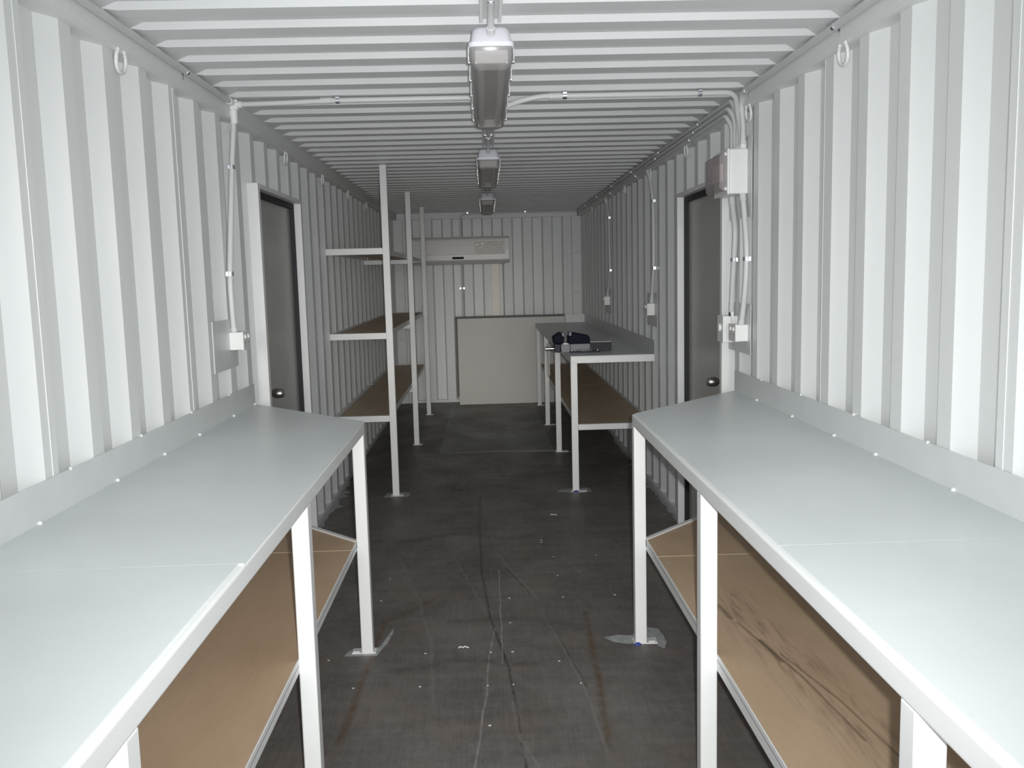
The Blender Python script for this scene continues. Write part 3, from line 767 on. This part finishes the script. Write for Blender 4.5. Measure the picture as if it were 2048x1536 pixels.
for yy, r in ((4.145, .0165), (4.187, .0145), (4.237, .0145), (4.288, .0145), (4.34, .0145)):
    MB().tube([(1.152, yy, 2.139), (1.152, yy, 2.158)], r, 12).build('gland', 'elec', root)

# ------------------------------------------------------------------ lashing rings
def ring(s, y, label):
    root = thing('lashing_ring', label, 'lashing ring', (s*1.175, y, 2.31), 'painted lashing rings under the roof rails')
    for e in (-1, 1): MB().tube([(s*1.172, y+e*.024, 2.322), (s*1.150, y+e*.024, 2.318), (s*1.146, y+e*.024, 2.310)], .0065, 8).build('lug', 'frame', root)
    pts = [(-.022, 2.312), (-.033, 2.296), (-.033, 2.270), (-.020, 2.254), (0, 2.248), (.020, 2.254), (.033, 2.270), (.033, 2.296), (.022, 2.312)]
    pp = smooth_path([(s*(1.150+.008*(2.3-z)/.08), y+u*1.05, z) for u, z in pts], 3)
    MB().tube(pp, .0062, 8).build('ring', 'frame', root)
ordn = ('nearest', 'second', 'third', 'fourth', 'fifth', 'sixth', 'seventh', 'eighth')
for s, nm, y0 in ((-1, 'left', 2.915), (1, 'right', 3.0)):
    for k in range(7):
        ring(s, {(-1, 1): 4.162, (1, 1): 4.062}.get((s, k), y0+k*1.155), f'{ordn[k]} of the painted lashing rings high on the {nm} wall counting from the camera')

# ------------------------------------------------------------------ air conditioner and duct
root = thing('air_conditioner', 'white split air conditioner mounted high on the end wall', 'air conditioner', (-.34, 11.3, 1.756))
x0, x1 = -.945, .268
prof = [(11.397, 1.80), (11.397, 2.082), (11.25, 2.085), (11.198, 2.076), (11.184, 2.055), (11.180, 1.92), (11.181, 1.80), (11.196, 1.77), (11.235, 1.757), (11.33, 1.757)]
MB().prism(prof, 0, x0, x1).build('body', 'ac', root, .006, 3)
MB().prism([(11.188, 2.050), (11.178, 2.045), (11.1755, 1.96), (11.1755, 1.866), (11.188, 1.862)], 0, x0+.055, x1-.055).build('front_panel', 'ac_panel', root, .003)
MB().box(-.442, -.298, 11.177, 11.190, 1.812, 1.838).build('display_strip', 'black', root, .002)['label'] = 'black display strip'
m = MB().prism([(11.195, 1.766), (11.20, 1.757), (11.235, 1.748), (11.33, 1.748), (11.33, 1.7565), (11.235, 1.7565)], 0, x0+.03, x1-.05)
m.build('air_louver', 'plate', root)['label'] = 'dark slotted louver'
m = MB()
for k in range(7): m.box(x0+.05, x1-.05, 11.245+k*.018, 11.255+k*.018, 2.083, 2.088)
m.build('intake_grille', 'plate', root)
# crumpled clear film on the right half of the panel
m = MB(); nx, nz = 26, 10; vs = []; fs = []
for i in range(nx):
    for k in range(nz):
        u, v = i/(nx-1), k/(nz-1)
        ph = math.sin(9*u+5*v)+math.sin(17*u-11*v+1)+math.sin(6*u*u*4+3*v)
        vs.append((-.16+.36*u, 11.168-.0030*ph-.0022*math.sin(31*u+23*v), 1.872+.150*v))
for i in range(nx-1):
    for k in range(nz-1): fs.append((i*nz+k, (i+1)*nz+k, (i+1)*nz+k+1, i*nz+k+1))
m.add(vs, fs, False)
f = m.build('protective_film', 'film', root); f['label'] = 'crumpled clear protective film'

o = MB().box(.038, .135, 11.36, 11.398, .036, 1.757).box(.034, .139, 11.357, 11.398, 1.59, 1.594).build('cable_trunking', 'cream', bevel=.003)
tag(o, 'cream plastic trunking running down from the air conditioner', 'trunking')

# ------------------------------------------------------------------ bench vice
def V(zx, zy): return (.357+zx*.0002985, 1.239-.000295*zy)
root = thing('bench_vice', 'dark blue bench vice bolted to the front corner of the far right bench', 'bench vice', (.68, 6.76, 1.004))
ym = 6.765
def vp(name, poly, hw, mat, bev=.004, **k):
    return MB().prism([V(*p) for p in poly], 1, ym-hw, ym+hw).build(name, mat, root, bev)
MB().box(.580, .805, ym-.08, ym+.08, 1.004, 1.016).build('base_plate', 'steeldark', root, .003)
MB().tube([(.69, ym, 1.014), (.69, ym, 1.028)], .072, 24).build('swivel_ring', 'castiron', root, .002)
for x in (.595, .79):
    for yy in (ym-.066, ym+.066):
        MB().tube([(x, yy, 1.014), (x, yy, 1.026)], .009, 6).build('bolt', 'chrome', root)
vp('fixed_body', [(765, 575), (1275, 575), (1275, 765), (1200, 780), (860, 790), (765, 790)], .045, 'castiron', .006)
vp('sliding_body', [(530, 580), (764, 580), (764, 795), (545, 795)], .042, 'castiron', .005)
vp('front_block', [(355, 560), (529, 575), (529, 790), (370, 780)], .045, 'steeldark', .006)
vp('moving_jaw', [(330, 385), (505, 272), (545, 290), (560, 378), (615, 385), (598, 560), (345, 555)], .062, 'navy', .006)
vp('fixed_jaw', [(712, 372), (800, 362), (822, 282), (1230, 368), (1270, 440), (1262, 572), (714, 572)], .062, 'navy', .006)
vp('jaw_plate', [(548, 286), (612, 292), (612, 372), (562, 372)], .065, 'castiron', .002)
vp('jaw_plate', [(735, 276), (806, 270), (796, 360), (735, 366)], .065, 'castiron', .002)
vp('slide_bar', [(1276, 560), (1826, 550), (1826, 772), (1276, 778)], .030, 'steeldark', .003)
MB().box(V(1280, 0)[0], V(1824, 0)[0], ym-.026, ym+.026, V(0, 553)[1], V(0, 540)[1]).build('slide_highlight', 'tube', root, .003)  # near-white strip paints the highlight on top of the slide bar
vp('guide_strip', [(580, 560), (765, 560), (765, 585), (580, 585)], .03, 'chrome', .002)
x, z = V(240, 695)
MB().tube([(V(340, 0)[0]+.01, ym, z), (V(150, 0)[0], ym, z)], [.0155, .0155], 18).build('screw_head', 'chrome', root, .002)
h = MB().tube([(x, ym, z+.033), (x, ym, .835)], .0055, 10).build('handle', 'chrome', root)
MB().ball((x, ym, z+.035), .0082).ball((x, ym, .832), .0082).build('handle_knob', 'chrome', h)

# ------------------------------------------------------------------ camera
f, yaw, pitch, roll = 1789.1, .0264, -.1203, -.0253
cy, sy = math.cos(yaw), math.sin(yaw)
fw = Vector((sy*math.cos(pitch), cy*math.cos(pitch), math.sin(pitch)))
r = Vector((cy, -sy, 0)); u = r.cross(fw)
r2 = r*math.cos(roll)+u*math.sin(roll); u2 = r2.cross(fw)
cam = bpy.data.cameras.new('camera'); co = bpy.data.objects.new('camera', cam); COL.objects.link(co)
cam.sensor_width = 36; cam.lens = f/2048*36; cam.clip_start = .02; cam.clip_end = 60
CP = Vector((-.0381, 0, 1.5905))
mt = Matrix((( r2.x, u2.x, -fw.x, CP.x), (r2.y, u2.y, -fw.y, CP.y), (r2.z, u2.z, -fw.z, CP.z), (0, 0, 0, 1)))
co.matrix_world = mt
scene.camera = co

# ------------------------------------------------------------------ light: overcast daylight through the open end, the flash, two added fill suns
w = bpy.data.worlds.new('world'); scene.world = w; w.use_nodes = True
bg = w.node_tree.nodes['Background']; bg.inputs['Color'].default_value = (.80, .90, 1.0, 1); bg.inputs['Strength'].default_value = .35
pl = bpy.data.lights.new('daylight_portal', 'AREA'); pl.shape = 'RECTANGLE'; pl.size = 2.4; pl.size_y = 2.4
po = bpy.data.objects.new('daylight_portal', pl); COL.objects.link(po)
po.location = (0, Y0-.01, 1.2); po.rotation_euler = (PI/2, 0, 0)
po.rotation_euler = Vector((0, -1, 0)).to_track_quat('Z', 'Y').to_euler()
pl.cycles.is_portal = True
fl = bpy.data.lights.new('camera_flash', 'AREA'); fl.shape = 'RECTANGLE'; fl.size = .022; fl.size_y = .014
fl.energy = 24.5; fl.color = (.975, .99, 1.0); fl.spread = math.radians(90)
fo = bpy.data.objects.new('camera_flash', fl); COL.objects.link(fo)
fo.location = CP+r2*.042+u2*.015
fo.rotation_euler = (-fw).to_track_quat('Z', 'Y').to_euler()

sl = bpy.data.lights.new('far_fill_sun', 'SUN'); sl.energy = .78; sl.angle = math.radians(14); sl.color = (1.0, .955, .89)  # added sun lamp, carries light to the far end
so = bpy.data.objects.new('far_fill_sun', sl); COL.objects.link(so)
so.rotation_euler = (-Vector((-.02, 1, -.09))).to_track_quat('Z', 'Y').to_euler()

hl = bpy.data.lights.new('broad_fill_sun', 'SUN'); hl.energy = 1.8; hl.angle = math.radians(75); hl.color = (.90, .95, 1.0)  # added wide sun lamp, fills the container from the open end
ho = bpy.data.objects.new('broad_fill_sun', hl); COL.objects.link(ho)
ho.rotation_euler = (-Vector((0, 1, -.04))).to_track_quat('Z', 'Y').to_euler()

vs_ = scene.view_settings
scene.display_settings.display_device = 'sRGB'
vs_.view_transform = 'Standard'; vs_.look = 'None'; vs_.gamma = 1; vs_.exposure = 0.0; vs_.use_curve_mapping = False
scene.cycles.max_bounces = 9; scene.cycles.diffuse_bounces = 7; scene.cycles.transparent_max_bounces = 12
